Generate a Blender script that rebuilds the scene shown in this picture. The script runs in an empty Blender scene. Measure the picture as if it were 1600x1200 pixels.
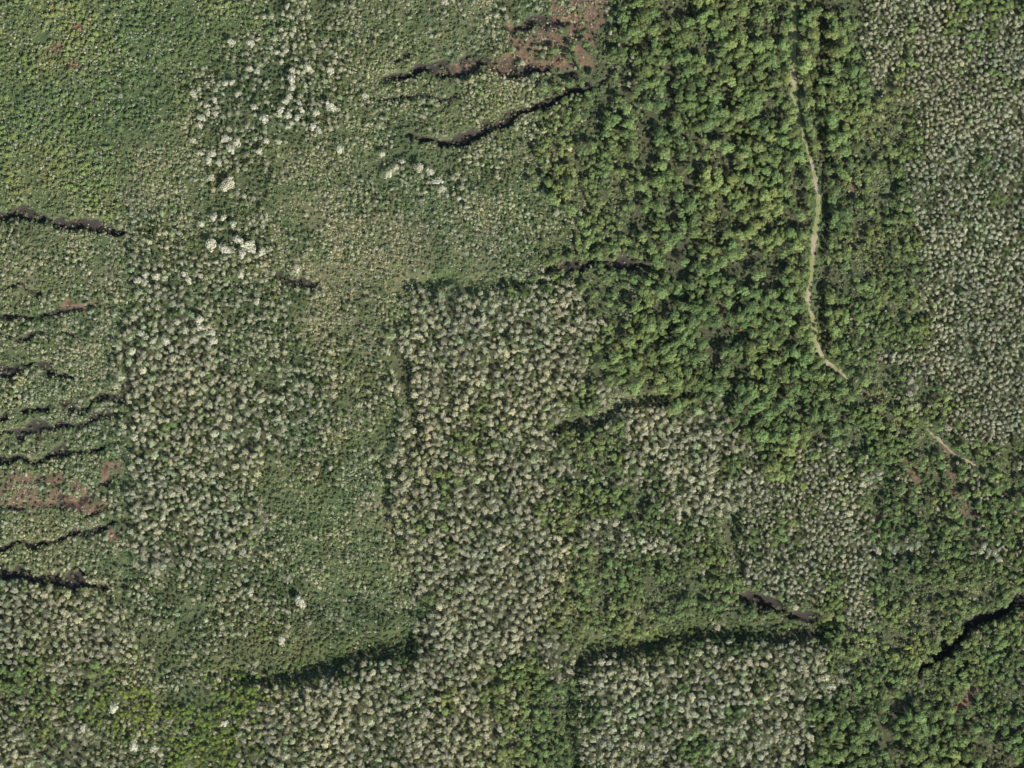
import bpy, math, random
import numpy as np
from mathutils import Vector

# ------------------------------------------------------------------ camera, sky, sun, exposure
scene = bpy.context.scene
MPP = 0.5                                    # metres of ground per photograph pixel
CAM_H = 2000.0
cam_d = bpy.data.cameras.new("camera")
cam_d.sensor_width = 36.0
cam_d.lens = 36.0 * (CAM_H - 6.0) / (1600 * MPP)
cam_d.clip_start = 10.0
cam_d.clip_end = 20000.0
cam = bpy.data.objects.new("camera", cam_d)
cam.location = (0, 0, CAM_H)
scene.collection.objects.link(cam)
scene.camera = cam

SUN_AZ, SUN_EL = math.radians(140), math.radians(41)
world = bpy.data.worlds.new("World"); scene.world = world; world.use_nodes = True
wn = world.node_tree.nodes; wn.clear()
sky = wn.new("ShaderNodeTexSky"); sky.sky_type = 'NISHITA'; sky.sun_disc = False
sky.sun_elevation = SUN_EL; sky.sun_rotation = SUN_AZ
bg = wn.new("ShaderNodeBackground"); bg.inputs[1].default_value = 0.105
wo = wn.new("ShaderNodeOutputWorld")
world.node_tree.links.new(sky.outputs[0], bg.inputs[0]); world.node_tree.links.new(bg.outputs[0], wo.inputs[0])
sd = bpy.data.lights.new("sun", 'SUN'); sd.energy = 4.7; sd.angle = math.radians(0.6); sd.color = (1.0, 0.93, 0.82)
sun = bpy.data.objects.new("sun", sd)
sv = Vector((math.sin(SUN_AZ) * math.cos(SUN_EL), math.cos(SUN_AZ) * math.cos(SUN_EL), math.sin(SUN_EL)))
sun.rotation_euler = sv.to_track_quat('Z', 'Y').to_euler(); sun.location = sv * 500
scene.collection.objects.link(sun)
scene.render.engine = 'CYCLES'
vs = scene.view_settings
vs.view_transform = 'Standard'; vs.look = 'None'; vs.gamma = 1.0; vs.exposure = 1.1; vs.use_curve_mapping = False

C = scene.collection
rng = np.random.default_rng(7)
random.seed(7)

def W(px, py):
    return (px - 800.0) * MPP, (600.0 - py) * MPP

# ------------------------------------------------------------------ fields on a map grid (3 px = 1.5 m)
STEP = 3
PX0, PX1, PY0, PY1 = -150, 1750, -150, 1350
gx = np.arange(PX0, PX1 + 1, STEP, dtype=np.float64); gy = np.arange(PY0, PY1 + 1, STEP, dtype=np.float64)
GX, GY = np.meshgrid(gx, gy)
H_, W_ = GX.shape

def vnoise(x, y, s, seed):
    r = np.random.default_rng(seed); n = 512
    t = r.random((n, n))
    u = x / s + 1000.37; v = y / s + 1000.71
    i = np.floor(u).astype(int); j = np.floor(v).astype(int)
    fu = u - i; fv = v - j
    fu = fu * fu * (3 - 2 * fu); fv = fv * fv * (3 - 2 * fv)
    a = t[j % n, i % n]; b = t[j % n, (i + 1) % n]; c = t[(j + 1) % n, i % n]; d = t[(j + 1) % n, (i + 1) % n]
    return (a * (1 - fu) + b * fu) * (1 - fv) + (c * (1 - fu) + d * fu) * fv

def fbm(x, y, s, seed, o=3):
    v = 0; a = 1; tot = 0
    for k in range(o):
        v = v + a * vnoise(x, y, s / 2 ** k, seed + 13 * k); tot += a; a *= 0.5
    return v / tot

WX = GX + (fbm(GX, GY, 60, 1, 4) - .5) * 105 + (vnoise(GX, GY, 9, 5) - .5) * 30
WY = GY + (fbm(GX, GY, 60, 2, 4) - .5) * 105 + (vnoise(GX, GY, 9, 6) - .5) * 30

def inpoly(X, Y, poly):
    inside = np.zeros(np.shape(X), bool)
    n = len(poly)
    for k in range(n):
        x1, y1 = poly[k]; x2, y2 = poly[(k + 1) % n]
        if y1 == y2: continue
        c = ((y1 > Y) != (y2 > Y)) & (X < (x2 - x1) * (Y - y1) / (y2 - y1) + x1)
        inside ^= c
    return inside

LOW, DRY, MIX, PALE, FINE, BIG, SCRUB, GMIX, YEL, RAV, BARE, HEATH = range(12)
Z = [
 # upper left scrub
 (HEATH, [(-200,-200),(190,-200),(180,60),(185,200),(200,330),(-200,330)]),
 (HEATH, [(185,-200),(420,-200),(420,330),(190,330)]),
 (HEATH, [(225,-200),(420,-200),(420,40),(330,70),(240,50)]),
 (LOW,   [(200,200),(310,170),(320,240),(300,330),(190,330)]),
 (MIX,   [(300,90),(425,40),(430,-200),(525,-200),(520,60),(525,215),(440,225),(425,330),(330,330),(320,240)]),
 (MIX,   [(200,335),(425,335),(425,470),(350,480),(330,440),(300,470),(250,420),(205,410)]),
 # upper middle low heath
 (LOW,   [(430,230),(860,225),(870,335),(430,335)]),
 (DRY,   [(430,335),(640,330),(745,330),(760,430),(640,440),(620,520),(625,560),(530,580),(350,560),(345,510),(420,470)]),
 (LOW,   [(520,440),(620,450),(620,700),(530,720),(500,600)]),
 (LOW,   [(745,330),(980,330),(980,450),(760,440)]),
 # striped heath at the left edge
 (LOW,   [(-200,335),(200,335),(200,925),(-200,925)]),
 # left pale stand
 (MIX,   [(330,470),(430,440),(490,420),(480,520),(540,600),(530,720),(400,740),(350,600)]),
 (PALE,  [(208,425),(250,415),(300,480),(345,490),(345,560),(380,600),(420,590),(500,590),(490,690),(430,730),(360,745),(330,790),(400,810),(400,860),(370,910),(310,900),(205,895)]),
 (MIX,   [(300,900),(420,900),(490,930),(480,1000),(340,1015),(300,960)]),
 (LOW,   [(370,745),(640,720),(645,1010),(420,1000),(480,930),(420,900),(410,800),(370,800)]),
 # bottom left
 (PALE,  [(-200,930),(185,925),(195,1010),(170,1060),(90,1050),(-200,1060)]),
 (MIX,   [(190,915),(300,905),(330,1010),(380,1060),(390,1095),(120,1110),(-200,1110),(-200,1060),(170,1060)]),
 (GMIX,  [(-200,1055),(170,1040),(160,1110),(-200,1110)]),
 (PALE,  [(-200,1110),(150,1105),(170,1200),(190,1400),(-200,1400)]),
 (MIX,   [(150,1110),(390,1100),(400,1400),(180,1400)]),
 (YEL,   [(155,1105),(385,1080),(392,1190),(330,1200),(320,1130),(240,1130),(180,1160)]),
 (YEL,   [(280,1150),(390,1120),(395,1400),(280,1400)]),
 # central pale stand
 (PALE,  [(628,462),(740,450),(850,458),(935,465),(955,560),(955,640),(880,655),(862,700),(868,900),(888,960),(902,1040),(775,1052),(770,1400),(385,1400),(385,1085),(500,1050),(640,1022),(655,930),(630,850),(590,735),(640,712),(645,600),(615,540)]),
 (RAV,   [(365,1000),(640,965),(640,1022),(500,1048),(380,1075)]),
 # green right of centre
 (BIG,   [(865,75),(950,40),(960,-200),(1312,-200),(1305,580),(1312,690),(1270,715),(1190,730),(1140,650),(1090,615),(985,618),(955,580),(960,500),(985,450),(985,335),(865,330),(850,240),(940,140)]),
 (GMIX,  [(850,90),(945,60),(985,120),(950,200),(880,300),(850,240)]),
 (SCRUB, [(865,235),(985,260),(985,450),(930,455),(960,560),(985,600),(935,580),(920,460),(850,420),(900,340)]),
 (GMIX,  [(866,665),(950,640),(985,650),(975,740),(1080,800),(1150,800),(1165,930),(1300,985),(1290,1005),(1090,1005),(905,1035),(885,950),(868,900)]),
 (SCRUB, [(872,870),(1090,890),(1090,960),(1000,985),(900,1000)]),
 (SCRUB, [(775,1050),(880,1045),(875,1400),(770,1400)]),
 (RAV,   [(872,1045),(905,1040),(912,1400),(868,1400)]),
 (RAV,   [(900,985),(1090,965),(1300,960),(1300,1000),(1100,1015),(905,1045)]),
 # pale stands lower right
 (PALE,  [(972,640),(1090,622),(1135,655),(1175,700),(1155,792),(1080,802),(1000,770),(972,735)]),
 (FINE,  [(1160,735),(1240,725),(1305,665),(1335,725),(1345,800),(1368,860),(1362,915),(1305,970),(1180,935),(1160,880),(1180,820),(1160,790)]),
 (PALE,  [(908,1052),(1000,1035),(1090,1020),(1180,1003),(1300,1000),(1312,1080),(1262,1120),(1262,1400),(905,1400)]),
 # right side
 (SCRUB, [(1308,-200),(1430,-200),(1430,120),(1440,540),(1310,560)]),
 (FINE,  [(1340,-200),(1800,-200),(1800,700),(1500,690),(1470,600),(1340,600),(1350,530),(1430,540),(1432,300),(1440,150),(1360,90)]),
 (SCRUB, [(1430,-200),(1800,-200),(1800,20),(1480,45)]),
 (GMIX,  [(1340,600),(1470,590),(1500,690),(1800,700),(1800,920),(1370,915),(1350,800),(1330,720),(1310,680),(1310,560)]),
 (SCRUB, [(1312,570),(1410,580),(1415,720),(1335,720),(1312,680)]),
 (SCRUB, [(1365,910),(1800,900),(1800,1400),(1260,1400),(1265,1115),(1315,1080),(1305,990),(1365,960)]),
 (BIG,   [(1262,1120),(1420,1100),(1520,1130),(1800,1140),(1800,1400),(1262,1400)]),
]
CLS = np.zeros((H_, W_), int)
for c, poly in Z:
    CLS[inpoly(WX, WY, poly)] = c

# patches inside the zones
q1 = fbm(GX, GY, 55, 21, 3); q2 = fbm(GX, GY, 60, 23, 3); q3 = fbm(GX, GY, 50, 25, 3)
CLS[(CLS == PALE) & (q1 > .70)] = GMIX
CLS[(CLS == GMIX) & (q2 > .66)] = PALE
CLS[(CLS == LOW) & (q3 > .66)] = MIX
CLS[(CLS == SCRUB) & (q2 > .69)] = GMIX
CLS[(CLS == FINE) & (q1 > .70)] = SCRUB
CLS[(CLS == DRY) & (q2 > .58)] = LOW
# long narrow openings in the stands: half width, line
CUT = [(6, [(585,725),(605,785),(630,860),(648,925)]), (8, [(612,535),(636,610),(646,700)]), (9, [(1150,800),(1152,850),(1165,895)]),
 (7, [(870,672),(925,662),(960,640),(1080,618)]), (8, [(640,440),(740,438),(860,442)]), (5, [(203,540),(201,700),(201,900)]), (5, [(735,688),(755,742)]),
 (5, [(745,815),(790,812)]), (6, [(960,100),(905,235),(860,270)]), (5, [(1000,310),(1015,420)]), (6, [(985,420),(1085,430)]), (6, [(1120,370),(1135,310)]),
 (8, [(885,1050),(890,1300)]), (7, [(1330,560),(1400,640)]), (5, [(1338,300),(1338,420)]), (6, [(960,855),(975,800)]), (7, [(900,1030),(1000,1015),(1090,1000),(1280,985)]),
 (8, [(380,1070),(500,1042),(640,1012)]), (6, [(470,880),(560,850)]), (5, [(1370,880),(1390,920)]), (6, [(1440,760),(1460,830)]), (5, [(300,360),(330,365)])]

# fissures: (half width px, depth m, points)
FIS = [
 (7, 5, [(590,124),(640,113),(690,106),(740,102),(770,99),(800,95)]),
 (13, 5, [(650,108),(700,103),(760,101),(850,112)]),
 (4, 3, [(585,104),(620,92),(655,88)]),
 (4, 3, [(560,152),(590,148),(645,150),(690,149),(730,142),(760,133)]),
 (8, 5, [(640,218),(690,215),(715,213),(745,203),(780,190),(820,175),(850,164),(880,146),(925,140)]),
 (10, 5, [(790,188),(820,176),(858,163)]),
 (4, 3, [(845,285),(862,262),(885,248),(905,242)]),
 (8, 4, [(780,34),(820,38),(866,39),(900,36)]),
 (4, 3, [(860,118),(890,118),(930,138),(955,105),(980,85)]),
 (6, 5, [(-150,325),(60,340),(100,348),(150,358),(200,362),(225,360)]),
 (3, 3, [(-150,465),(80,450),(120,443)]),
 (4, 3, [(-150,500),(80,487),(110,483),(145,478)]),
 (3, 3, [(-150,540),(80,524),(130,516)]),
 (6, 4, [(160,548),(180,552),(200,562)]),
 (5, 4, [(-150,560),(60,574),(90,588),(112,592)]),
 (4, 4, [(-150,660),(90,640),(130,632),(190,612),(215,600)]),
 (4, 3, [(-150,690),(90,668),(140,650),(190,640)]),
 (5, 4, [(-150,740),(60,718),(100,715),(140,700),(185,682)]),
 (5, 3, [(-150,800),(80,790),(120,775),(150,758),(185,748)]),
 (5, 3, [(110,812),(150,800),(190,790)]),
 (5, 4, [(-150,868),(80,850),(130,835),(180,818)]),
 (8, 5, [(-150,885),(60,900),(110,905),(160,912),(200,922)]),
 (9, 9, [(1162,933),(1190,942),(1220,950),(1250,958),(1292,970)]),
 (5, 5, [(1170,965),(1180,950),(1195,940)]),
 (5, 4, [(1225,984),(1260,985),(1300,990)]),
 (9, 8, [(1440,1052),(1460,1030),(1480,1012),(1500,992),(1530,972),(1600,940),(1750,900)]),
 (4, 4, [(1480,1062),(1500,1040),(1515,1028)]),
 (6, 5, [(540,412),(600,414),(645,410)]) if False else (3, 2, [(612,412),(630,414),(648,408)]),
 (8, 4, [(855,412),(880,416),(930,414),(972,412),(1010,418)]),
 (9, 4, [(440,432),(470,436),(490,440)]),
 (5, 4, [(1130,100),(1145,20),(1165,22)]) if False else (4, 3, [(1125,25),(1165,28)]),
]
def segdist(X, Y, pts):
    d = np.full(np.shape(X), 1e9)
    for (x1, y1), (x2, y2) in zip(pts[:-1], pts[1:]):
        dx, dy = x2 - x1, y2 - y1
        t = np.clip(((X - x1) * dx + (Y - y1) * dy) / (dx * dx + dy * dy), 0, 1)
        d = np.minimum(d, np.hypot(X - x1 - t * dx, Y - y1 - t * dy))
    return d
FX = GX + (fbm(GX, GY, 34, 31, 4) - .5) * 34; FY = GY + (fbm(GX, GY, 34, 33, 4) - .5) * 34
DEPTH = np.zeros((H_, W_)); CRK = np.zeros((H_, W_))
wob = .1 + 1.9 * fbm(GX, GY, 20, 37, 3); brk = fbm(GX, GY, 30, 39, 2)
for hw, dep, pts in FIS:
    d = segdist(FX, FY, pts)
    e = np.minimum(np.hypot(FX - pts[0][0], FY - pts[0][1]), np.hypot(FX - pts[-1][0], FY - pts[-1][1]))
    w = hw * wob * (.35 + .65 * np.clip(e / 40, 0, 1))
    if pts[0][0] < 0: w = w * 1.4 * np.clip((brk - .22) * 5, 0, 1)
    s_ = np.clip((w + 4 - d) / 9.0, 0, 1) * np.clip(w / 3, 0, 1); s_ = s_ * s_ * (3 - 2 * s_)
    DEPTH = np.maximum(DEPTH, dep * s_); CRK = np.maximum(CRK, s_)

OPEN = np.zeros((H_, W_))
for hw, pts in CUT:
    OPEN = np.maximum(OPEN, np.clip((hw * (.5 + brk) + 1 - segdist(FX, FY, pts)) / 2, 0, 1))
# bare earth patches
EARTH = [
 [(742,112),(790,84),(800,45),(775,30),(860,36),(868,-60),(962,-60),(945,32),(925,58),(930,105),(860,108),(800,118)],
 [(650,112),(740,92),(760,108),(700,118)],
 [(82,62),(95,66),(92,78),(60,80)], [(105,34),(125,38),(130,52),(112,46)], [(104,92),(126,94),(120,112),(108,108)],
 [(-100,735),(110,742),(135,770),(175,790),(160,805),(110,795),(-100,790)],
 [(150,725),(190,722),(190,750),(160,760)], [(90,470),(150,470),(140,486),(88,492)], [(165,825),(190,830),(185,850),(165,845)],
 [(1120,466),(1136,470),(1134,492),(1124,486)], [(1152,505),(1164,510),(1160,522)],
 [(1478,645),(1486,648),(1492,676),(1482,672)], [(1408,712),(1424,714),(1448,766),(1438,770)],
 [(1478,690),(1490,690),(1498,756),(1508,790),(1600,830),(1510,808),(1488,770)],
 [(1494,1104),(1520,1068),(1532,1076),(1506,1122)], [(1335,600),(1350,603),(1385,630),(1378,634)],
 [(1355,806),(1378,804),(1372,812),(1358,812)], [(1330,285),(1340,285),(1338,330),(1328,325)],
]
SOIL = np.zeros((H_, W_))
EX = GX + (fbm(GX, GY, 16, 41) - .5) * 16; EY = GY + (fbm(GX, GY, 16, 43) - .5) * 16
for p in EARTH:
    SOIL = np.maximum(SOIL, inpoly(EX, EY, p).astype(float))
SOIL *= np.clip((fbm(GX, GY, 14, 47, 3) - .34) * 7, 0, 1)

TRACK = [(1244,-150),(1243,-20),(1241,60),(1241,130),(1247,165),(1256,205),(1266,240),(1274,268),(1279,295),(1279,330),(1275,365),(1271,400),(1269,436),(1263,458),(1266,480),(1272,500),(1275,530),(1284,553),(1298,570),(1314,582),(1332,597)]
TRACK2 = [(1446,668),(1466,684),(1490,706),(1515,722),(1545,738)]
DT = np.minimum(segdist(GX, GY, TRACK), segdist(GX, GY, TRACK2))
# strip of ground kept open beside the track
GAP = segdist(GX, GY, [(1290,-150),(1286,40),(1280,110),(1272,180),(1285,230),(1290,280),(1291,340),(1286,390),(1284,440),(1280,470),(1290,520),(1292,545)])

# broad overgrown hollows, carved in to deepen the shade bands, no bare rock: half width px, depth m, line
for hw, dep, pts in ((31, 9, [(375,1058),(440,1045),(520,1030),(640,1000)]), (29, 9, [(905,1032),(1000,1005),(1090,990),(1200,985),(1300,982)]), (13, 4, [(640,438),(740,436),(870,440)]),
                     (13, 5, [(870,676),(925,660),(965,636),(1085,616)]), (15, 5, [(1146,800),(1152,850),(1162,895)]), (11, 4, [(612,535),(634,610),(642,700)]), (10, 4, [(582,725),(602,785),(628,860),(645,925)]),
                     (9, 3, [(880,1045),(890,1200),(890,1350)]), (11, 4, [(1284,-150),(1288,120),(1290,300),(1288,440),(1290,545)])):
    d_ = np.clip(1 - segdist(FX, FY, pts) / (hw * 1.15), 0, 1); DEPTH = np.maximum(DEPTH, dep * d_ * d_ * (3 - 2 * d_))
HT = (fbm(GX, GY, 300, 51, 3) - .5) * 7 + (fbm(GX, GY, 30, 55, 2) - .5) * 1.2 - DEPTH
flat = np.clip((DT - 5) / 6, 0, 1)
HT0 = (fbm(GX, GY, 300, 51, 3) - .5) * 7
HT = HT * flat + HT0 * (1 - flat)

def samp(A, px, py):
    u = np.clip((np.asarray(px, float) - PX0) / STEP, 0, W_ - 1.001); v = np.clip((np.asarray(py, float) - PY0) / STEP, 0, H_ - 1.001)
    i = u.astype(int); j = v.astype(int); fu = u - i; fv = v - j
    return (A[j, i] * (1 - fu) + A[j, i + 1] * fu) * (1 - fv) + (A[j + 1, i] * (1 - fu) + A[j + 1, i + 1] * fu) * fv
def nearest(A, px, py):
    i = np.clip(np.round((np.asarray(px) - PX0) / STEP).astype(int), 0, W_ - 1); j = np.clip(np.round((np.asarray(py) - PY0) / STEP).astype(int), 0, H_ - 1)
    return A[j, i]

# ------------------------------------------------------------------ materials
def mat_new(name):
    m = bpy.data.materials.new(name); m.use_nodes = True
    nt = m.node_tree; nt.nodes.clear()
    return m, nt
def N(nt, t, **kw):
    n = nt.nodes.new(t)
    for k, v in kw.items(): setattr(n, k, v)
    return n
def mixc(nt, blend, fac, a, b):
    n = N(nt, "ShaderNodeMix", data_type='RGBA', blend_type=blend)
    for s, v in ((n.inputs[0], fac), (n.inputs[6], a), (n.inputs[7], b)):
        if isinstance(v, bpy.types.NodeSocket): nt.links.new(v, s)
        elif isinstance(v, (int, float)): s.default_value = v
        else: s.default_value = (*v, 1)
    return n.outputs[2]
def noise(nt, scale, detail=3, coord=None, rough=.6):
    n = N(nt, "ShaderNodeTexNoise"); n.inputs["Scale"].default_value = scale; n.inputs["Detail"].default_value = detail
    n.inputs["Roughness"].default_value = rough
    if coord is not None: nt.links.new(coord, n.inputs["Vector"])
    return n.outputs[0]
def ramp(nt, v, a, b):
    n = N(nt, "ShaderNodeMapRange"); n.inputs[1].default_value = a; n.inputs[2].default_value = b
    nt.links.new(v, n.inputs[0]); return n.outputs[0]

def leaf_mat(name, ca, cb, transl=0.2, rough=.65):
    """foliage: two leaf colours mixed by clump noise, tinted per plant by its 'tint' value"""
    m, nt = mat_new(name)
    tc = N(nt, "ShaderNodeTexCoord"); oi = N(nt, "ShaderNodeObjectInfo")
    f = ramp(nt, noise(nt, 0.9, 2, tc.outputs["Object"]), .35, .65)
    col = mixc(nt, 'MIX', f, ca, cb)
    at = N(nt, "ShaderNodeAttribute", attribute_type='INSTANCER', attribute_name="tint")
    col = mixc(nt, 'MULTIPLY', 1.0, col, at.outputs["Color"])
    d = N(nt, "ShaderNodeBsdfPrincipled"); d.inputs["Roughness"].default_value = rough; d.inputs["Specular IOR Level"].default_value = .25
    nt.links.new(col, d.inputs["Base Color"])
    t = N(nt, "ShaderNodeBsdfTranslucent"); nt.links.new(col, t.inputs[0])
    mx = N(nt, "ShaderNodeMixShader"); mx.inputs[0].default_value = transl
    nt.links.new(d.outputs[0], mx.inputs[1]); nt.links.new(t.outputs[0], mx.inputs[2])
    o = N(nt, "ShaderNodeOutputMaterial"); nt.links.new(mx.outputs[0], o.inputs[0])
    return m

M = {}
M['pale'] = leaf_mat("pale_grey_foliage", (.335,.33,.22), (.255,.26,.16))
M['white'] = leaf_mat("whitish_foliage", (.45,.445,.35), (.38,.37,.27))
M['green'] = leaf_mat("green_foliage", (.105,.165,.05), (.15,.20,.07))
M['yellow'] = leaf_mat("yellow_green_foliage", (.105,.19,.03), (.16,.21,.035))
M['sap'] = leaf_mat("sapling_foliage", (.36,.345,.23), (.26,.26,.15))
M['shrub'] = leaf_mat("shrub_foliage", (.08,.118,.048), (.12,.148,.065))
M['fern'] = leaf_mat("fern_fronds", (.082,.118,.05), (.128,.152,.07))
M['rust'] = leaf_mat("rusty_dead_fronds", (.22,.12,.06), (.28,.17,.09))
def bark_mat():
    m, nt = mat_new("bark")
    tc = N(nt, "ShaderNodeTexCoord")
    col = mixc(nt, 'MIX', noise(nt, 4, 4, tc.outputs["Object"]), (.10,.09,.075), (.26,.245,.22))
    d = N(nt, "ShaderNodeBsdfPrincipled"); d.inputs["Roughness"].default_value = .9
    nt.links.new(col, d.inputs["Base Color"])
    o = N(nt, "ShaderNodeOutputMaterial"); nt.links.new(d.outputs[0], o.inputs[0]); return m
M['bark'] = bark_mat()

def ground_mat():
    m, nt = mat_new("fern_covered_lava_ground")
    tc = N(nt, "ShaderNodeTexCoord"); P = tc.outputs["Object"]
    at = N(nt, "ShaderNodeAttribute", attribute_name="cover")           # r soil, g dry, b rock
    sp = N(nt, "ShaderNodeSeparateColor"); nt.links.new(at.outputs["Color"], sp.inputs[0])
    g1 = mixc(nt, 'MIX', ramp(nt, noise(nt, .12, 4, P), .35, .65), (.028,.05,.02), (.058,.085,.033))
    g1 = mixc(nt, 'MIX', ramp(nt, noise(nt, .8, 3, P), .5, .7), g1, (.075,.07,.045))
    dry = mixc(nt, 'MIX', ramp(nt, noise(nt, .5, 4, P), .35, .65), (.10,.095,.058), (.15,.12,.085))
    col = mixc(nt, 'MIX', sp.outputs[1], g1, dry)
    la = N(nt, "ShaderNodeAttribute", attribute_name="litter")
    litter = mixc(nt, 'MIX', ramp(nt, noise(nt, .6, 4, P), .35, .65), (.03,.032,.02), (.06,.062,.034))
    col = mixc(nt, 'MIX', la.outputs["Fac"], col, litter)
    def ragged(v, sc):
        q = N(nt, "ShaderNodeMath", operation='MULTIPLY_ADD'); nt.links.new(noise(nt, sc, 5, P, .7), q.inputs[0]); q.inputs[1].default_value = 1.6; nt.links.new(v, q.inputs[2])
        return ramp(nt, q.outputs[0], 1.0, 1.55)
    soil = mixc(nt, 'MIX', ramp(nt, noise(nt, .25, 5, P), .3, .7), (.045,.035,.028), (.145,.098,.062))
    soil = mixc(nt, 'MIX', ramp(nt, noise(nt, .9, 3, P), .5, .7), soil, (.05,.042,.036))
    col = mixc(nt, 'MIX', ragged(sp.outputs[0], .35), col, soil)
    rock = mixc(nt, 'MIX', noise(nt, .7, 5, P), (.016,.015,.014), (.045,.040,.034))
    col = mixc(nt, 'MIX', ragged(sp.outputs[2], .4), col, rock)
    d = N(nt, "ShaderNodeBsdfPrincipled"); d.inputs["Roughness"].default_value = .95; d.inputs["Specular IOR Level"].default_value = .1
    nt.links.new(col, d.inputs["Base Color"])
    b = N(nt, "ShaderNodeBump"); b.inputs["Strength"].default_value = .8; b.inputs["Distance"].default_value = .5
    nt.links.new(noise(nt, 1.2, 5, P), b.inputs["Height"]); nt.links.new(b.outputs[0], d.inputs["Normal"])
    o = N(nt, "ShaderNodeOutputMaterial"); nt.links.new(d.outputs[0], o.inputs[0]); return m

def track_mat():
    m, nt = mat_new("track_dirt_and_grass")
    tc = N(nt, "ShaderNodeTexCoord"); P = tc.outputs["Object"]
    at = N(nt, "ShaderNodeAttribute", attribute_name="bare")
    dirt = mixc(nt, 'MIX', noise(nt, .5, 5, P), (.15,.125,.085), (.25,.215,.145))
    grass = mixc(nt, 'MIX', noise(nt, .8, 4, P), (.09,.115,.042), (.165,.165,.07))
    f = N(nt, "ShaderNodeMath", operation='ADD'); nt.links.new(at.outputs["Fac"], f.inputs[0]); nt.links.new(noise(nt, .25, 4, P), f.inputs[1])
    col = mixc(nt, 'MIX', ramp(nt, f.outputs[0], .8, 1.25), grass, dirt)
    d = N(nt, "ShaderNodeBsdfPrincipled"); d.inputs["Roughness"].default_value = .95
    nt.links.new(col, d.inputs["Base Color"])
    o = N(nt, "ShaderNodeOutputMaterial"); nt.links.new(d.outputs[0], o.inputs[0]); return m

# ------------------------------------------------------------------ ground
def mesh_np(name, verts, faces_flat, fsize, mats=(), matidx=None):
    me = bpy.data.meshes.new(name)
    verts = np.asarray(verts, np.float32); nf = len(faces_flat) // fsize
    me.vertices.add(len(verts)); me.vertices.foreach_set("co", verts.ravel())
    me.loops.add(len(faces_flat)); me.loops.foreach_set("vertex_index", np.asarray(faces_flat, np.int32))
    me.polygons.add(nf); me.polygons.foreach_set("loop_start", np.arange(0, nf * fsize, fsize, dtype=np.int32))
    if matidx is not None: me.polygons.foreach_set("material_index", np.asarray(matidx, np.int32))
    for m in mats: me.materials.append(m)
    me.update(calc_edges=True); return me

# ground grid with a far skirt so that it runs on past every edge of the view
ex = [PX0 - d for d in (8000, 3500, 1500, 500)]; ex2 = [PX1 + d for d in (500, 1500, 3500, 8000)]
ey = [PY0 - d for d in (8000, 3500, 1500, 500)]; ey2 = [PY1 + d for d in (500, 1500, 3500, 8000)]
ax = np.concatenate([ex, gx, ex2]); ay = np.concatenate([ey, gy, ey2])
AX, AY = np.meshgrid(ax, ay)
pad = lambda A: np.pad(A, 4, mode='edge')
zz = pad(HT)
vx, vy = W(AX, AY)
V = np.stack([vx, vy, zz], -1).reshape(-1, 3)
nh, nw = AX.shape
ii = (np.arange(nh - 1)[:, None] * nw + np.arange(nw - 1)[None, :]).ravel()
F = np.stack([ii, ii + nw, ii + nw + 1, ii + 1], -1).ravel()
gm = mesh_np("ground", V, F, 4, [ground_mat()])
dryn = np.clip((CLS == DRY) * .4 + (CLS == LOW) * (fbm(GX, GY, 60, 71) - .35) * 1.2 + (CLS == MIX) * .15, 0, 1)
cov = np.zeros((nh, nw, 4), np.float32); cov[..., 3] = 1
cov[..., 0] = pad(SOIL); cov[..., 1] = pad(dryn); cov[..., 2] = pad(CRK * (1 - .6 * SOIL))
a = gm.attributes.new("cover", 'FLOAT_COLOR', 'POINT'); a.data.foreach_set("color", cov.ravel())
lit = np.array([.1, 0, .2, .9, .9, 1, .7, .8, .7, .6, 0, .1])[CLS] * np.clip(DT / 10 - .6, 0, 1)
a = gm.attributes.new("litter", 'FLOAT', 'POINT'); a.data.foreach_set("value", pad(lit).astype(np.float32).ravel())
ground = bpy.data.objects.new("ground", gm); C.objects.link(ground)
ground["kind"] = "structure"; ground["label"] = "fern covered lava ground with dark fissures and brown soil"
gm.polygons.foreach_set("use_smooth", np.ones(len(gm.polygons), bool))

def ribbon(name, pts, hw, bare, label):
    P = []
    for k in range(len(pts) - 1):
        p0 = np.array(pts[max(k - 1, 0)], float); p1 = np.array(pts[k], float); p2 = np.array(pts[k + 1], float); p3 = np.array(pts[min(k + 2, len(pts) - 1)], float)
        n = max(2, int(np.hypot(*(p2 - p1)) / 3))
        for t in np.linspace(0, 1, n, endpoint=False):
            P.append(.5 * (2 * p1 + (p2 - p0) * t + (2 * p0 - 5 * p1 + 4 * p2 - p3) * t * t + (3 * p1 - p0 - 3 * p2 + p3) * t ** 3))
    P = np.array(P); T = np.gradient(P, axis=0); T /= np.linalg.norm(T, axis=1)[:, None]; Nn = np.stack([-T[:, 1], T[:, 0]], -1)
    cols = np.linspace(-1, 1, 7); verts = []; br = []
    for k, (p, n) in enumerate(zip(P, Nn)):
        wv = hw * min(1, .15 + min(k, len(P) - 1 - k) / 12) * (1 + 1.3 * (vnoise(p[0], p[1], 9, 81) - .5))
        off = (vnoise(p[0], p[1], 14, 82) - .5) * 4
        for c in cols:
            q = p + n * (c * wv + off + (rng.random() - .5) * 2.2)
            x, y = W(*q); verts.append((x, y, float(samp(HT, q[0], q[1])) + .06)); br.append(bare(p[0], p[1]))
    m = len(cols); ii = (np.arange(len(P) - 1)[:, None] * m + np.arange(m - 1)[None, :]).ravel()
    me = mesh_np(name, verts, np.stack([ii, ii + 1, ii + m + 1, ii + m], -1).ravel(), 4, [M['track']])
    a = me.attributes.new("bare", 'FLOAT', 'POINT'); a.data.foreach_set("value", np.array(br, np.float32))
    o = bpy.data.objects.new(name, me); C.objects.link(o); o["kind"] = "structure"; o["label"] = label
    return o
M['track'] = track_mat()
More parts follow.
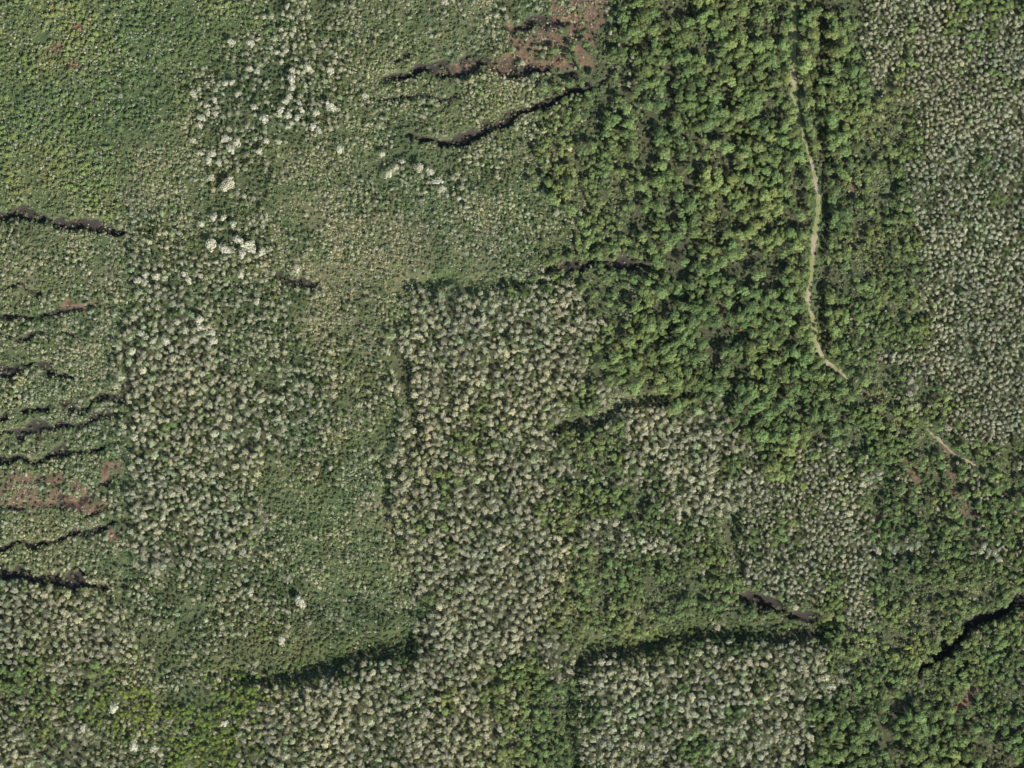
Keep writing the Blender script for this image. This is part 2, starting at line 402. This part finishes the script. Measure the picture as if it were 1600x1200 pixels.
def bare1(x, y):
    b = .25
    for cx, cy, r in ((1266, 470, 26), (1288, 558, 30), (1281, 290, 18), (1272, 255, 14), (1274, 385, 22), (1242, 120, 14), (1340, 605, 40), (1252, 215, 8)):
        b = max(b, .95 * math.exp(-((x - cx) ** 2 + (y - cy) ** 2) / (r * r)))
    return b
ribbon("dirt_track", TRACK, 3.8, bare1, "narrow grassy dirt track winding down through the green forest")
ribbon("dirt_path", TRACK2, 1.9, lambda x, y: .62, "short pale dirt path at the right edge beside red soil")

# ------------------------------------------------------------------ plant prototypes
def cards(centers, radii, n, size, up=.22, flat=.75, r=None):
    """leaf sprays on the upper skin of several small domes: quads facing roughly outward"""
    v = []; f = []
    for c, R in zip(centers, radii):
        for k in range(n):
            while True:
                d = r.normal(size=3); d /= np.linalg.norm(d)
                if d[2] > -.35: break
            p = c + d * R * np.array([1, 1, flat]) * r.uniform(.75, 1.05)
            nrm = d + r.normal(size=3) * .27; nrm[2] += up; nrm /= np.linalg.norm(nrm)
            t = np.cross(nrm, r.normal(size=3)); t /= np.linalg.norm(t); b = np.cross(nrm, t)
            s = size * r.uniform(.6, 1.3); s2 = s * r.uniform(.55, .9)
            i = len(v)
            v += [p - t * s, p + b * s2 * .8 + t * .1 * s, p + t * s, p - b * s2 * .8 - t * .1 * s]
            f += [i, i + 1, i + 2, i + 3]
    return np.array(v), np.array(f)

def tube(p, q, r0, r1, n=6):
    p = np.array(p, float); q = np.array(q, float); d = q - p; d /= np.linalg.norm(d)
    t = np.cross(d, [.3, .9, .1]); t /= np.linalg.norm(t); b = np.cross(d, t); v = []; f = []
    for c, r_ in ((p, r0), (q, r1)):
        for k in range(n):
            an = 2 * math.pi * k / n; v.append(c + (t * math.cos(an) + b * math.sin(an)) * r_)
    for k in range(n): f += [k, (k + 1) % n, n + (k + 1) % n, n + k]
    return v, f

def tree_proto(kind, seed, nclump, ncard, csize, height, rad, clump_r, flat):
    """unit tree: crown radius 'rad', own height; returns crown mesh, trunk mesh, joined mesh"""
    r = np.random.default_rng(seed)
    cs, rs = [], []
    el = r.uniform(.8, 1.2); rot = r.uniform(0, 6.28)
    for k in range(nclump):
        a = k * 2.39996 + r.uniform(-.5, .5); d = math.sqrt((k + .3) / nclump) * (rad - clump_r * .7) * r.uniform(.82, 1.12)
        x, y = d * math.cos(a) * el, d * math.sin(a) / el
        x, y = x * math.cos(rot) - y * math.sin(rot), x * math.sin(rot) + y * math.cos(rot)
        z = height * (1 - .34 * (d / rad) ** 2 * r.uniform(.6, 1.5)) - clump_r * flat * r.uniform(.5, 1.4)
        cs.append(np.array([x, y, z])); rs.append(clump_r * r.uniform(.65, 1.25))
    cv, cf = cards(cs, rs, ncard, csize, r=r, flat=flat)
    tv, tf = [], []
    def add(p, q, a, b):
        v, f = tube(p, q, a, b); o = len(tv); tv.extend(v); tf.extend([i + o for i in f])
    fork = height * .5; lean = r.uniform(-.4, .4, 2)
    top = np.array([lean[0], lean[1], fork]); tr = .035 * height * .8
    add((0, 0, -.4), top, tr, tr * .7)
    for c in cs[:: max(1, nclump // 7)]:
        add(top * .98, c - np.array([0, 0, .2]), tr * .45, tr * .12)
    nm = kind
    crown = mesh_np(nm + "_crown", cv, cf, 4, [M[kind]])
    trunk = mesh_np(nm + "_trunk", np.array(tv), np.array(tf), 4, [M['bark']])
    allv = np.concatenate([cv, np.array(tv)]); allf = np.concatenate([cf, np.array(tf) + len(cv)])
    mi = np.concatenate([np.zeros(len(cf) // 4), np.ones(len(tf) // 4)])
    both = mesh_np(nm + "_plant", allv, allf, 4, [M[kind], M['bark']], mi)
    return crown, trunk, both

PROTO = {}
NV = 8
for k in range(NV):
    # unit crowns: radius 2.5 m, height 9 m (scaled per plant)
    PROTO.setdefault('pale', []).append(tree_proto('pale', 100 + k, 8 + k % 4, 46, .25, 9.0, 2.5, 1.05, .85))
    PROTO.setdefault('white', []).append(tree_proto('white', 200 + k, 6 + k % 3, 50, .26, 7.0, 2.2, 1.1, .8))
    PROTO.setdefault('green', []).append(tree_proto('green', 300 + k, 13 + k % 5, 80, .40, 11.0, 5.0, 1.8, .85))
    PROTO.setdefault('yellow', []).append(tree_proto('yellow', 400 + k, 8 + k % 4, 40, .27, 7.0, 2.5, 1.0, .7))
    PROTO.setdefault('sap', []).append(tree_proto('sap', 500 + k, 2 + k % 3, 16, .19, 2.6, .8, .52, .9))
    PROTO.setdefault('shrub', []).append(tree_proto('shrub', 600 + k, 7 + k % 3, 20, .34, 2.4, 1.8, .8, .7))
    PROTO.setdefault('rust', []).append(tree_proto('rust', 700 + k, 6, 16, .3, 1.6, 1.6, .7, .6))

def fern_proto(seed):
    r = np.random.default_rng(seed); v = []; f = []
    for k in range(16):
        a = k * 2.4 + r.uniform(-.3, .3); L = r.uniform(.5, 1.05); w = r.uniform(.10, .2); d = np.array([math.cos(a), math.sin(a), 0]); s = np.array([-d[1], d[0], 0])
        o = np.array([r.uniform(-.5, .5), r.uniform(-.5, .5), 0]); h = r.uniform(.35, .8); i = len(v)
        v += [o + s * w * .4, o - s * w * .4, o + d * L * .55 - s * w + [0, 0, h], o + d * L * .55 + s * w + [0, 0, h], o + d * L - s * w * .3 + [0, 0, h * .7], o + d * L + s * w * .3 + [0, 0, h * .7]]
        f += [i, i + 1, i + 2, i + 3, i + 3, i + 2, i + 4, i + 5]
    return mesh_np("fern_clump", np.array(v), np.array(f), 4, [M['fern']])
FERN = [fern_proto(900 + k) for k in range(6)]

# ------------------------------------------------------------------ scattering
PLANTS = {k: [] for k in ('pale', 'white', 'green', 'yellow', 'sap', 'shrub', 'rust', 'fern')}   # rows: px, py, r(m), height factor, tint rgb
CELL = 4.0; RMAX = 6.6
class Hash:
    def __init__(s): s.d = {}
    def ok(s, x, y, r, k):
        m = (r + RMAX) * k
        for i in range(int((x - m) // CELL), int((x + m) // CELL) + 1):
            for j in range(int((y - m) // CELL), int((y + m) // CELL) + 1):
                for (a, b, q) in s.d.get((i, j), ()):
                    w = (r + q) * k
                    if (a - x) ** 2 + (b - y) ** 2 < w * w: return False
        return True
    def add(s, x, y, r): s.d.setdefault((int(x // CELL), int(y // CELL)), []).append((x, y, r))
HS = Hash()
SX0, SX1, SY0, SY1 = -120, 1720, -120, 1320

gapn = fbm(GX, GY, 34, 91, 2)        # natural openings in the canopy
tn1 = fbm(GX, GY, 120, 95, 2); tn2 = fbm(GX, GY, 45, 97, 2)

sapn = fbm(GX, GY, 28, 99, 3)
# class -> list of (kind, tries per 1000 px2, rmin, rmax (m), height lo, hi, packing)
RULES = {
 PALE: [('pale', 64, 1.4, 4.0, 7, 12.5, .82), ('green', 1.5, 1.2, 2.4, 6, 9, .75), ('yellow', .3, 1.2, 2.0, 7, 9, .8), ('sap', 8, .5, .9, 1.2, 2.5, .6), ('shrub', 12, .8, 1.6, 1.2, 2.5, .6)],
 FINE: [('pale', 84, 1.1, 2.7, 6, 9.5, .82), ('green', 2, 1.2, 2.6, 6, 9, .8), ('shrub', 10, .8, 1.4, 1.2, 2.5, .6)],
 BIG:  [('green', 10, 3.4, 6.4, 9, 15, .64), ('green', 30, 1.4, 3.4, 5, 11, .66), ('pale', 2.6, 1.0, 1.9, 6, 10, .66), ('shrub', 40, .9, 1.9, 1.5, 3.5, .5)],
 SCRUB:[('green', 26, 1.4, 4.2, 5, 10, .68), ('pale', 8, .8, 1.8, 4, 8, .66), ('shrub', 40, .9, 1.8, 1.2, 3, .55), ('sap', 14, .4, .9, 1, 2.5, .5)],
 GMIX: [('green', 20, 1.5, 4.2, 6, 12, .68), ('pale', 13, 1.0, 2.4, 5, 10, .68), ('shrub', 34, 1.0, 2.0, 1.5, 3, .55), ('sap', 14, .4, .9, 1, 2.5, .5)],
 MIX:  [('pale', 24, 1.0, 3.0, 3.5, 8, .84), ('white', 3.0, .9, 2.3, 4, 7, .9), ('green', 2.5, 1.3, 2.8, 3, 6, .75), ('shrub', 60, 1.0, 2.6, 1.4, 3.5, .54), ('sap', 50, .5, 1.3, 1, 2.8, .68)],
 YEL:  [('yellow', 34, 1.1, 2.8, 5, 8, .66), ('pale', 9, 1.2, 2.5, 5, 8, .70), ('shrub', 20, 1.0, 2.0, 1.5, 3, .6)],
 LOW:  [('pale', 20, .9, 2.2, 2.5, 5.5, .88), ('green', 1.5, 1.2, 2.4, 2.5, 5, .8), ('shrub', 46, .8, 2.4, .9, 2.8, .56), ('sap', 110, .5, 1.35, 1.0, 3.0, .70)],
 DRY:  [('pale', 14, .9, 1.9, 2.5, 5, .88), ('shrub', 30, .8, 2.2, .9, 2.4, .58), ('sap', 140, .5, 1.35, 1.0, 3.0, .68)],
 HEATH:[('pale', 13, .8, 1.7, 2.5, 5, .88), ('white', 1.2, .8, 1.7, 3, 5, .9), ('green', 11, 1.2, 3.0, 2, 5, .7), ('shrub', 54, .9, 2.6, 1, 3.2, .56), ('sap', 90, .45, 1.2, .9, 2.6, .72)],
 RAV:  [('green', 16, 1.1, 2.8, 2.5, 5, .66), ('pale', 4, .8, 1.6, 2, 4, .7), ('shrub', 70, 1.0, 2.6, 1.4, 3.4, .52), ('sap', 20, .4, .9, 1, 2, .6)],
}
# whitish crowns read off the photograph: x, y, crown radius in pixels
WHITE = [(449,9,4),(412,26,3.5),(442,21,3.5),(438,45,4),(460,45,4),(432,81,4.5),(447,79,4),(439,96,4),(456,110,5),(455,123,7),(456,137,5),(452,150,5),(446,158,5),(439,172,6),(450,180,5.5),(464,184,5),(471,171,5),(467,160,4.5),(455,192,4),(449,199,4),(416,220,5),(436,221,4.5),(404,237,5),(396,167,5),(335,157,5),(322,165,4.5),(325,175,5),(337,177,5),(402,111,5),(389,107,5),(352,130,4.5),(362,129,4.5),(371,147,4.5),(302,147,6),(315,185,6),(311,195,5),(412,185,7),(391,67,6),(361,66,6),(326,252,6),(342,255,5),(302,220,5),(312,240,5),(330,277,6),(360,285,9),(352,293,7),(370,222,7),(352,218,7),(360,234,7),(332,240,6),(516,110,6),(481,105,6),(487,110,4),(517,166,8),(494,176,6),(490,197,6),(498,203,5),(531,234,6),(597,241,5),(607,272,7),(695,3,6),(570,150,5),(464,420,5),(717,310,4),(335,339,6),(315,350,5),(350,340,5),(364,350,5),(330,382,9),(352,390,8),(372,375,7),(387,382,8),(380,396,7),(395,390,7),(409,394,6),(295,437,6),(287,428,5),(227,430,5),(244,432,6),(217,439,6),(226,442,5),(312,500,7),(312,512,6),(332,520,6),(334,533,7),(302,532,6),(259,532,7),(402,471,5),(377,429,6),(470,940,8),(440,1002,7),(466,938,6),(210,1165,8),(240,1170,6),(130,1138,6),(180,1105,8),(350,1130,6),(392,926,6),(1040,60,0),(655,262,7),(672,268,6),(684,284,7),(690,296,6),(618,262,5),(628,252,4)]
for (x, y, r) in WHITE:
    if r <= 0: continue
    rm = r * MPP * 1.2
    t = .92 + .16 * random.random()
    PLANTS['white'].append((x, y, rm, 3.2 + rm * 1.5, t, t * (.98 + .04 * random.random()), t * (.93 + .1 * random.random())))
    HS.add(x * MPP, y * MPP, rm)

def try_scatter(order):
    for kind_pass in order:
        for cls, rules in RULES.items():
            area = float((CLS == cls).sum()) * STEP * STEP
            jj, ii_ = np.nonzero(CLS == cls)
            for (kind, dens, r0, r1, h0, h1, pack) in rules:
                if kind != kind_pass: continue
                n = int(area * dens / 1000.0)
                if n == 0 or len(jj) == 0: continue
                pick = rng.integers(0, len(jj), n)
                sp_ = np.where(rng.random(n) < .35, 10.0, 1.5); px = gx[ii_[pick]] + rng.normal(0, 1, n) * sp_; py = gy[jj[pick]] + rng.normal(0, 1, n) * sp_
                rr = r0 + (r1 - r0) * rng.beta(1.25, 2.3, n)
                rr = np.sort(rr)[::-1] if kind in ('pale', 'green', 'yellow') else rr
                ok = (px > SX0) & (px < SX1) & (py > SY0) & (py < SY1)
                dt = samp(DT, px, py); ga = samp(GAP, px, py); ck = samp(CRK, px, py); so = samp(SOIL, px, py); gp = samp(gapn, px, py); op = samp(OPEN, px, py); sn = samp(sapn, px, py)
                if kind in ('pale', 'green', 'yellow', 'white'):
                    ok &= (dt > 3.2 + rr * 1.35) & (ck < .3) & (so < .4)
                    ok &= ~((ga < 8) & (rr > 1.2)); ok &= op < .4
                    ok &= ~((gp < .31) & (rng.random(n) < .8))
                    if cls in (BIG, SCRUB, GMIX): ok &= ~((gp < (.40 if cls == BIG else .43)) & (rng.random(n) < .8))
                else:
                    ok &= (dt > 2.5 + rr) & ((ck < .55) | (rng.random(n) < .22)) & ((so < .5) | (rng.random(n) < .3))
                if cls in (LOW, DRY, HEATH, MIX) and kind != 'shrub': ok &= ~((gp < .41) & (rng.random(n) < .85))
                if kind == 'sap': ok &= rng.random(n) < np.clip((sn - .32) * 4.0, .12, 1)
                if kind == 'shrub': ok &= rng.random(n) < np.clip((.75 - sn) * 2.6, .2, 1)
                hh = h0 + (h1 - h0) * np.clip((rr - r0) / (r1 - r0 + 1e-6) * .5 + rng.random(n) * .5, 0, 1)
                a = samp(tn1, px, py); b = samp(tn2, px, py)
                pk = pack * rng.uniform(.82, 1.14, n)
                for k in np.nonzero(ok)[0]:
                    x, y, r = px[k] * MPP, py[k] * MPP, rr[k]
                    if not HS.ok(x, y, r, pk[k]): continue
                    HS.add(x, y, r)
                    v = max(.45, rng.normal(1, .17)) * (1 + (b[k] - .5) * .5) * (1.12 if kind == 'sap' else 1)
                    warm = (a[k] - .5) * .25 + (b[k] - .5) * .25 + rng.normal(0, .05)
                    gr = 0.0
                    if kind in ('pale', 'sap'):
                        if rng.random() < .22: gr = rng.uniform(.1, .5)
                        if cls == DRY: warm += .12
                        if cls == FINE: v *= 1.06; warm -= .05  # haze put into the tint of the fine pale stands
                        tr, tg, tb = v * (1 + warm * .35 - gr * .55), v * (1 - warm * .05 - gr * .12), v * (1 - warm * .45 - gr * .6)
                    else:
                        v = max(.5, rng.normal(1, .17)) * (1 + (a[k] - .5) * .5)
                        if cls == HEATH and px[k] < 185: v *= 1.2; warm += .12
                        if cls == MIX or cls == RAV: v *= .8
                        warm = max(warm, -.07)
                        if kind == 'shrub' and rng.random() < .06: warm += rng.uniform(.12, .3)
                        tr, tg, tb = v * (1 + warm * 1.3), v * (1 + warm * .15), v * (1 - warm * .3)
                    PLANTS[kind].append((px[k], py[k], r, hh[k], tr, tg, tb))
try_scatter(['green', 'yellow', 'pale', 'white', 'shrub', 'sap'])

# white specks on the brown clearing, rusty dead fronds on the orange spots
for k in range(150):
    x = rng.uniform(760, 960); y = rng.uniform(20, 150)
    if samp(SOIL, x, y) > .5 or (x > 850 and y > 60 and rng.random() < .7):
        if HS.ok(x * MPP, y * MPP, .9, 1.0):
            HS.add(x * MPP, y * MPP, .9); v = rng.normal(1.15, .1)
            PLANTS['sap'].append((x, y, rng.uniform(.6, 1.1), 2.0, v, v * .97, v * .95))
for cx, cy, n, s in ((116,42,5,7),(86,72,4,6),(116,102,6,7),(1129,478,6,7),(1158,512,3,4),(1140,1042,4,10),(1130,1060,4,12),(100,768,7,16),(1484,662,4,8),(1430,745,4,12),(1504,1100,5,12),(905,15,8,20),(860,90,8,30)):
    for k in range(n):
        x = cx + rng.normal(0, s * .5); y = cy + rng.normal(0, s * .5); r = rng.uniform(.9, 1.9)
        v = rng.normal(1, .12); PLANTS['rust'].append((x, y, r, rng.uniform(1.0, 1.8), v, v, v))

# fern carpet
n = 90000
px = rng.uniform(SX0, SX1, n); py = rng.uniform(SY0, SY1, n)
cl = nearest(CLS, px, py)
keep = (samp(DT, px, py) > 6) & ((samp(CRK, px, py) < .6) | (rng.random(n) < .15)) & ((samp(SOIL, px, py) < .5) | (rng.random(n) < .25))
keep &= rng.random(n) < np.array([.8, .6, .8, .35, .25, .4, .8, .7, .7, 1, 0, .8])[cl]
a = samp(tn1, px, py); b = samp(tn2, px, py)
for k in np.nonzero(keep)[0]:
    v = max(.5, rng.normal(1, .2)) * (1 + (b[k] - .5) * .9) * (.85 if cl[k] in (MIX, RAV) else 1); w = (a[k] - .5) * .8 + (b[k] - .5) * .6 + (.3 if cl[k] == DRY else 0)
    PLANTS['fern'].append((px[k], py[k], rng.uniform(.8, 1.7), rng.uniform(.6, 1.3), v * (1 + w * .9), v * (1 + w * .2), v * (1 + w * .4)))
print({k: len(v) for k, v in PLANTS.items()})

# ------------------------------------------------------------------ regions used to say where a plant stands
REG = [
 ("among the pale crowns right of the striped gullies", [(200,410),(350,410),(520,600),(480,740),(410,910),(200,910)]),
 ("in the gully striped heath along the left edge", [(-200,335),(203,335),(203,925),(-200,925)]),
 ("in the pale patch at the lower left edge", [(-200,925),(195,925),(195,1105),(-200,1105)]),
 ("in the bottom left corner beside yellow green trees", [(-200,1080),(400,1080),(400,1400),(-200,1400)]),
 ("in the upper left corner scrub", [(-200,-200),(300,-200),(300,335),(-200,335)]),
 ("among the white crowns at the upper left", [(300,-200),(540,-200),(540,335),(300,335)]),
 ("near the white crown row left of the tan heath", [(200,335),(430,335),(430,480),(300,480),(200,410)]),
 ("between the two dark fissures left of the brown clearing", [(430,60),(870,60),(870,240),(430,240)]),
 ("above the upper dark fissure near the brown clearing", [(540,-200),(760,-200),(760,60),(540,60)]),
 ("around the brown clearing at the top", [(760,-200),(965,-200),(965,125),(760,125)]),
 ("below the lower dark fissure, above the tan heath", [(430,225),(870,225),(870,335),(430,335)]),
 ("on the tan heath left of the central pale stand", [(340,330),(640,330),(640,720),(480,720)]),
 ("just above the central pale stand", [(640,330),(985,330),(985,455),(640,455)]),
 ("in the upper half of the central pale stand", [(610,450),(960,450),(960,720),(610,720)]),
 ("in the middle of the central pale stand", [(580,715),(890,715),(905,1045),(640,1020),(640,900)]),
 ("in the bottom pale stand left of the green strip", [(385,1020),(775,1020),(775,1400),(385,1400)]),
 ("on the green heath left of the central pale stand", [(370,715),(645,715),(645,1060),(300,1060),(300,910)]),
 ("in the green strip between the bottom pale stands", [(765,1040),(910,1040),(910,1400),(765,1400)]),
 ("in the bottom pale stand right of the green strip", [(900,1000),(1315,1000),(1315,1400),(900,1400)]),
 ("in the small pale stand below the big green forest", [(970,625),(1180,625),(1160,805),(970,805)]),
 ("in the green patch right of the central pale stand", [(860,640),(1165,640),(1165,1010),(880,1010)]),
 ("in the round pale stand above the short fissure", [(1150,660),(1370,660),(1370,990),(1150,990)]),
 ("in the forest edge beside the brown clearing", [(860,-200),(1010,-200),(1010,170),(860,230)]),
 ("hugging the left side of the winding track", [(1190,-200),(1243,-200),(1241,130),(1279,295),(1268,440),(1275,530),(1300,570),(1300,620),(1230,560),(1215,300)]),
 ("in the green forest just above the small pale stand", [(940,480),(1215,480),(1300,620),(1300,720),(1180,720),(1090,640),(940,640)]),
 ("in the topmost part of the green forest", [(1010,-200),(1190,-200),(1190,150),(1010,150)]),
 ("in the green forest left of the winding track", [(860,-200),(1262,-200),(1275,460),(1300,720),(1090,640),(940,640)]),
 ("in the green belt right of the winding track", [(1240,-200),(1435,-200),(1435,560),(1300,560)]),
 ("in the pale stand along the right edge", [(1340,-200),(1800,-200),(1800,640),(1340,640)]),
 ("around the short dirt path at the right edge", [(1300,555),(1800,555),(1800,915),(1340,915)]),
 ("in the green scrub at the lower right corner", [(1260,900),(1800,900),(1800,1400),(1260,1400)]),
]
def region(x, y):
    for t, p in REG:
        if bool(inpoly(np.array(x), np.array(y), p)): return t
    return min(REG, key=lambda q: float(segdist(np.array(float(x)), np.array(float(y)), q[1] + q[1][:1])))[0]
LOOK = {
 'pale': ('pale_tree', 'pale crowned tree', 'tree', 'pale crowned trees'),
 'white': ('white_tree', 'whitish rounded tree', 'tree', 'whitish trees'),
 'green': ('green_tree', 'green bushy broadleaf tree', 'tree', 'green broadleaf trees'),
 'yellow': ('yellow_green_tree', 'lime leafy tree', 'tree', 'yellow green trees'),
 'sap': ('sapling', 'small sapling', 'sapling', 'pale saplings'),
 'shrub': ('shrub', 'low green shrub', 'shrub', 'dark green shrubs'),
 'rust': ('dead_fern_bush', 'rusty dead bush', 'bush', 'rusty dead bushes'),
}
def tone_of(kind, q):
    r, h, tr, tg, tb = q[2:7]; lum = (tr + tg + tb) / 3; warm = tr - (tg + tb) / 2; green = tg - tr
    big = r > {'pale': 3.3, 'white': 2.3, 'green': 5.2, 'yellow': 2.2, 'sap': 1.2, 'shrub': 2.1, 'rust': 1.5}[kind]
    sz = "broad " if big else "smaller "
    if kind == 'pale': return sz + ("green-tinged" if green > .12 else "whitish grey" if lum > 1.12 else "tan" if warm > .09 else "dull grey" if lum < .85 else "pale grey")
    if kind == 'white': return sz + "whitish"
    if kind == 'green': return sz + ("dark green" if lum < .85 else "yellowish green" if warm > .1 else "bright green" if lum > 1.12 else "bluish green" if warm < -.1 else "mid green")
    if kind == 'yellow': return sz + ("dark lime" if lum < .85 else "golden green" if warm > .1 else "bright lime" if lum > 1.12 else "yellow-green")
    if kind == 'sap': return sz + ("green-tinged" if green > .12 else "whitish" if lum > 1.12 else "tan" if warm > .09 else "dull" if lum < .85 else "pale")
    if kind == 'shrub': return sz + ("very dark" if lum < .75 else "light" if lum > 1.05 else "dark")
    return sz + ("dark rusty" if lum < .95 else "light rusty")
BASE = {'pale': (2.5, 9.0), 'white': (2.2, 7.0), 'green': (5.0, 11.0), 'yellow': (2.5, 7.0), 'sap': (.8, 2.6), 'shrub': (1.8, 2.4), 'rust': (1.6, 1.6)}
LIMIT = 300

def plant_individual(kind, row, label, group):
    px, py, r, h, tr, tg, tb = row
    nm, look, cat, _ = LOOK[kind]
    x, y = W(px, py); z = float(samp(HT, px, py))
    R0, H0 = BASE[kind]; v = random.randrange(NV); rz = random.uniform(0, 6.283)
    root = bpy.data.objects.new(nm, None); root.empty_display_size = .5
    root.location = (x, y, z); root.rotation_euler = (0, 0, rz); el = random.uniform(.84, 1.19); root.scale = (r / R0 * el, r / R0 / el, h / H0)
    root["label"] = label; root["category"] = cat; root["group"] = group
    C.objects.link(root)
    for part, me in (("crown", PROTO[kind][v][0]), ("trunk" if kind not in ('shrub', 'rust') else "stems", PROTO[kind][v][1])):
        o = bpy.data.objects.new(part, me); o.parent = root; o["tint"] = (tr, tg, tb); C.objects.link(o)

def gn_group(name, coll):
    ng = bpy.data.node_groups.new(name, 'GeometryNodeTree')
    ng.interface.new_socket("Geometry", in_out='INPUT', socket_type='NodeSocketGeometry'); ng.interface.new_socket("Geometry", in_out='OUTPUT', socket_type='NodeSocketGeometry')
    nd = ng.nodes; L = ng.links
    i = nd.new("NodeGroupInput"); o = nd.new("NodeGroupOutput")
    ci = nd.new("GeometryNodeCollectionInfo"); ci.inputs["Collection"].default_value = coll
    ci.inputs["Separate Children"].default_value = True; ci.inputs["Reset Children"].default_value = True
    ip = nd.new("GeometryNodeInstanceOnPoints"); ip.inputs["Pick Instance"].default_value = True
    def attr(n, t):
        a = nd.new("GeometryNodeInputNamedAttribute"); a.data_type = t; a.inputs["Name"].default_value = n; return a.outputs["Attribute"]
    L.new(i.outputs[0], ip.inputs["Points"]); L.new(ci.outputs[0], ip.inputs["Instance"])
    L.new(attr("pick", 'INT'), ip.inputs["Instance Index"])
    e = nd.new("FunctionNodeEulerToRotation"); L.new(attr("turn", 'FLOAT_VECTOR'), e.inputs[0]); L.new(e.outputs[0], ip.inputs["Rotation"])
    L.new(attr("size", 'FLOAT_VECTOR'), ip.inputs["Scale"])
    L.new(ip.outputs[0], o.inputs[0])
    return ng

def stuff(name, label, cat, rows, meshes, base, sink=0.0):
    if not len(rows): return
    coll = bpy.data.collections.new(name + "_kinds")
    for k, me in enumerate(meshes):
        coll.objects.link(bpy.data.objects.new("%s_kind_%02d" % (name, k), me))
    A = np.array(rows, np.float64); n = len(A)
    x, y = W(A[:, 0], A[:, 1]); z = samp(HT, A[:, 0], A[:, 1]) - sink
    me = bpy.data.meshes.new(name); me.vertices.add(n); me.vertices.foreach_set("co", np.stack([x, y, z], -1).astype(np.float32).ravel())
    R0, H0 = base
    a = me.attributes.new("pick", 'INT', 'POINT'); a.data.foreach_set("value", rng.integers(0, len(meshes), n).astype(np.int32))
    t = np.zeros((n, 3), np.float32); t[:, 2] = rng.uniform(0, 6.283, n)
    a = me.attributes.new("turn", 'FLOAT_VECTOR', 'POINT'); a.data.foreach_set("vector", t.ravel())
    el = rng.uniform(.84, 1.19, n); s = np.stack([A[:, 2] / R0 * el, A[:, 2] / R0 / el, A[:, 3] / H0], -1).astype(np.float32)
    a = me.attributes.new("size", 'FLOAT_VECTOR', 'POINT'); a.data.foreach_set("vector", s.ravel())
    a = me.attributes.new("tint", 'FLOAT_VECTOR', 'POINT'); a.data.foreach_set("vector", A[:, 4:7].astype(np.float32).ravel())
    o = bpy.data.objects.new(name, me); C.objects.link(o)
    md = o.modifiers.new("scatter", 'NODES'); md.node_group = gn_group(name + "_scatter", coll)
    o["kind"] = "stuff"; o["label"] = label; o["category"] = cat
    return o

REST = {'pale': ("pale_forest", "dense grey-green canopy of the pale stands", "forest"), 'green': ("green_forest", "bushy green canopy of the broadleaf forest", "forest"),
        'yellow': ("yellow_green_thicket", "bright yellow-green thicket trees", "thicket"), 'sap': ("sapling_cover", "countless small pale saplings dotting the heath", "saplings"),
        'shrub': ("shrub_cover", "low green shrubs covering the heath", "shrubs"), 'white': ("white_tree_scatter", "scattered smaller whitish trees", "trees"), 'rust': ("dead_bush_scatter", "scattered rusty dead bushes", "bushes")}
for kind, look in LOOK.items():
    rows = PLANTS[kind]
    inview = lambda q: 80 - q[2] / MPP < q[0] < 1520 + q[2] / MPP and -q[2] / MPP < q[1] < 1200 + q[2] / MPP
    order = sorted(range(len(rows)), key=lambda k: (not inview(rows[k]), -rows[k][2]))
    ind = order[:LIMIT] if len(order) > LIMIT else order
    rest = [rows[k] for k in order[LIMIT:]] if len(order) > LIMIT else []
    seen = set()
    for k in ind:
        q = rows[k]; t = region(q[0], q[1]); tone = tone_of(kind, q)
        if t not in seen:
            seen.add(t); lab = "broadest " + look[1].split(" ", 1)[1] + " " + t
        else: lab = tone + " " + look[1].split(" ", 1)[1] + " " + t
        plant_individual(kind, q, lab, look[3] + " " + t)
    stuff(*REST[kind], rest, [p[2] for p in PROTO[kind]], BASE[kind])
stuff("fern_cover", "green fern carpet on the ground between the trees", "ferns", PLANTS['fern'], FERN, (1.0, .8), .03)
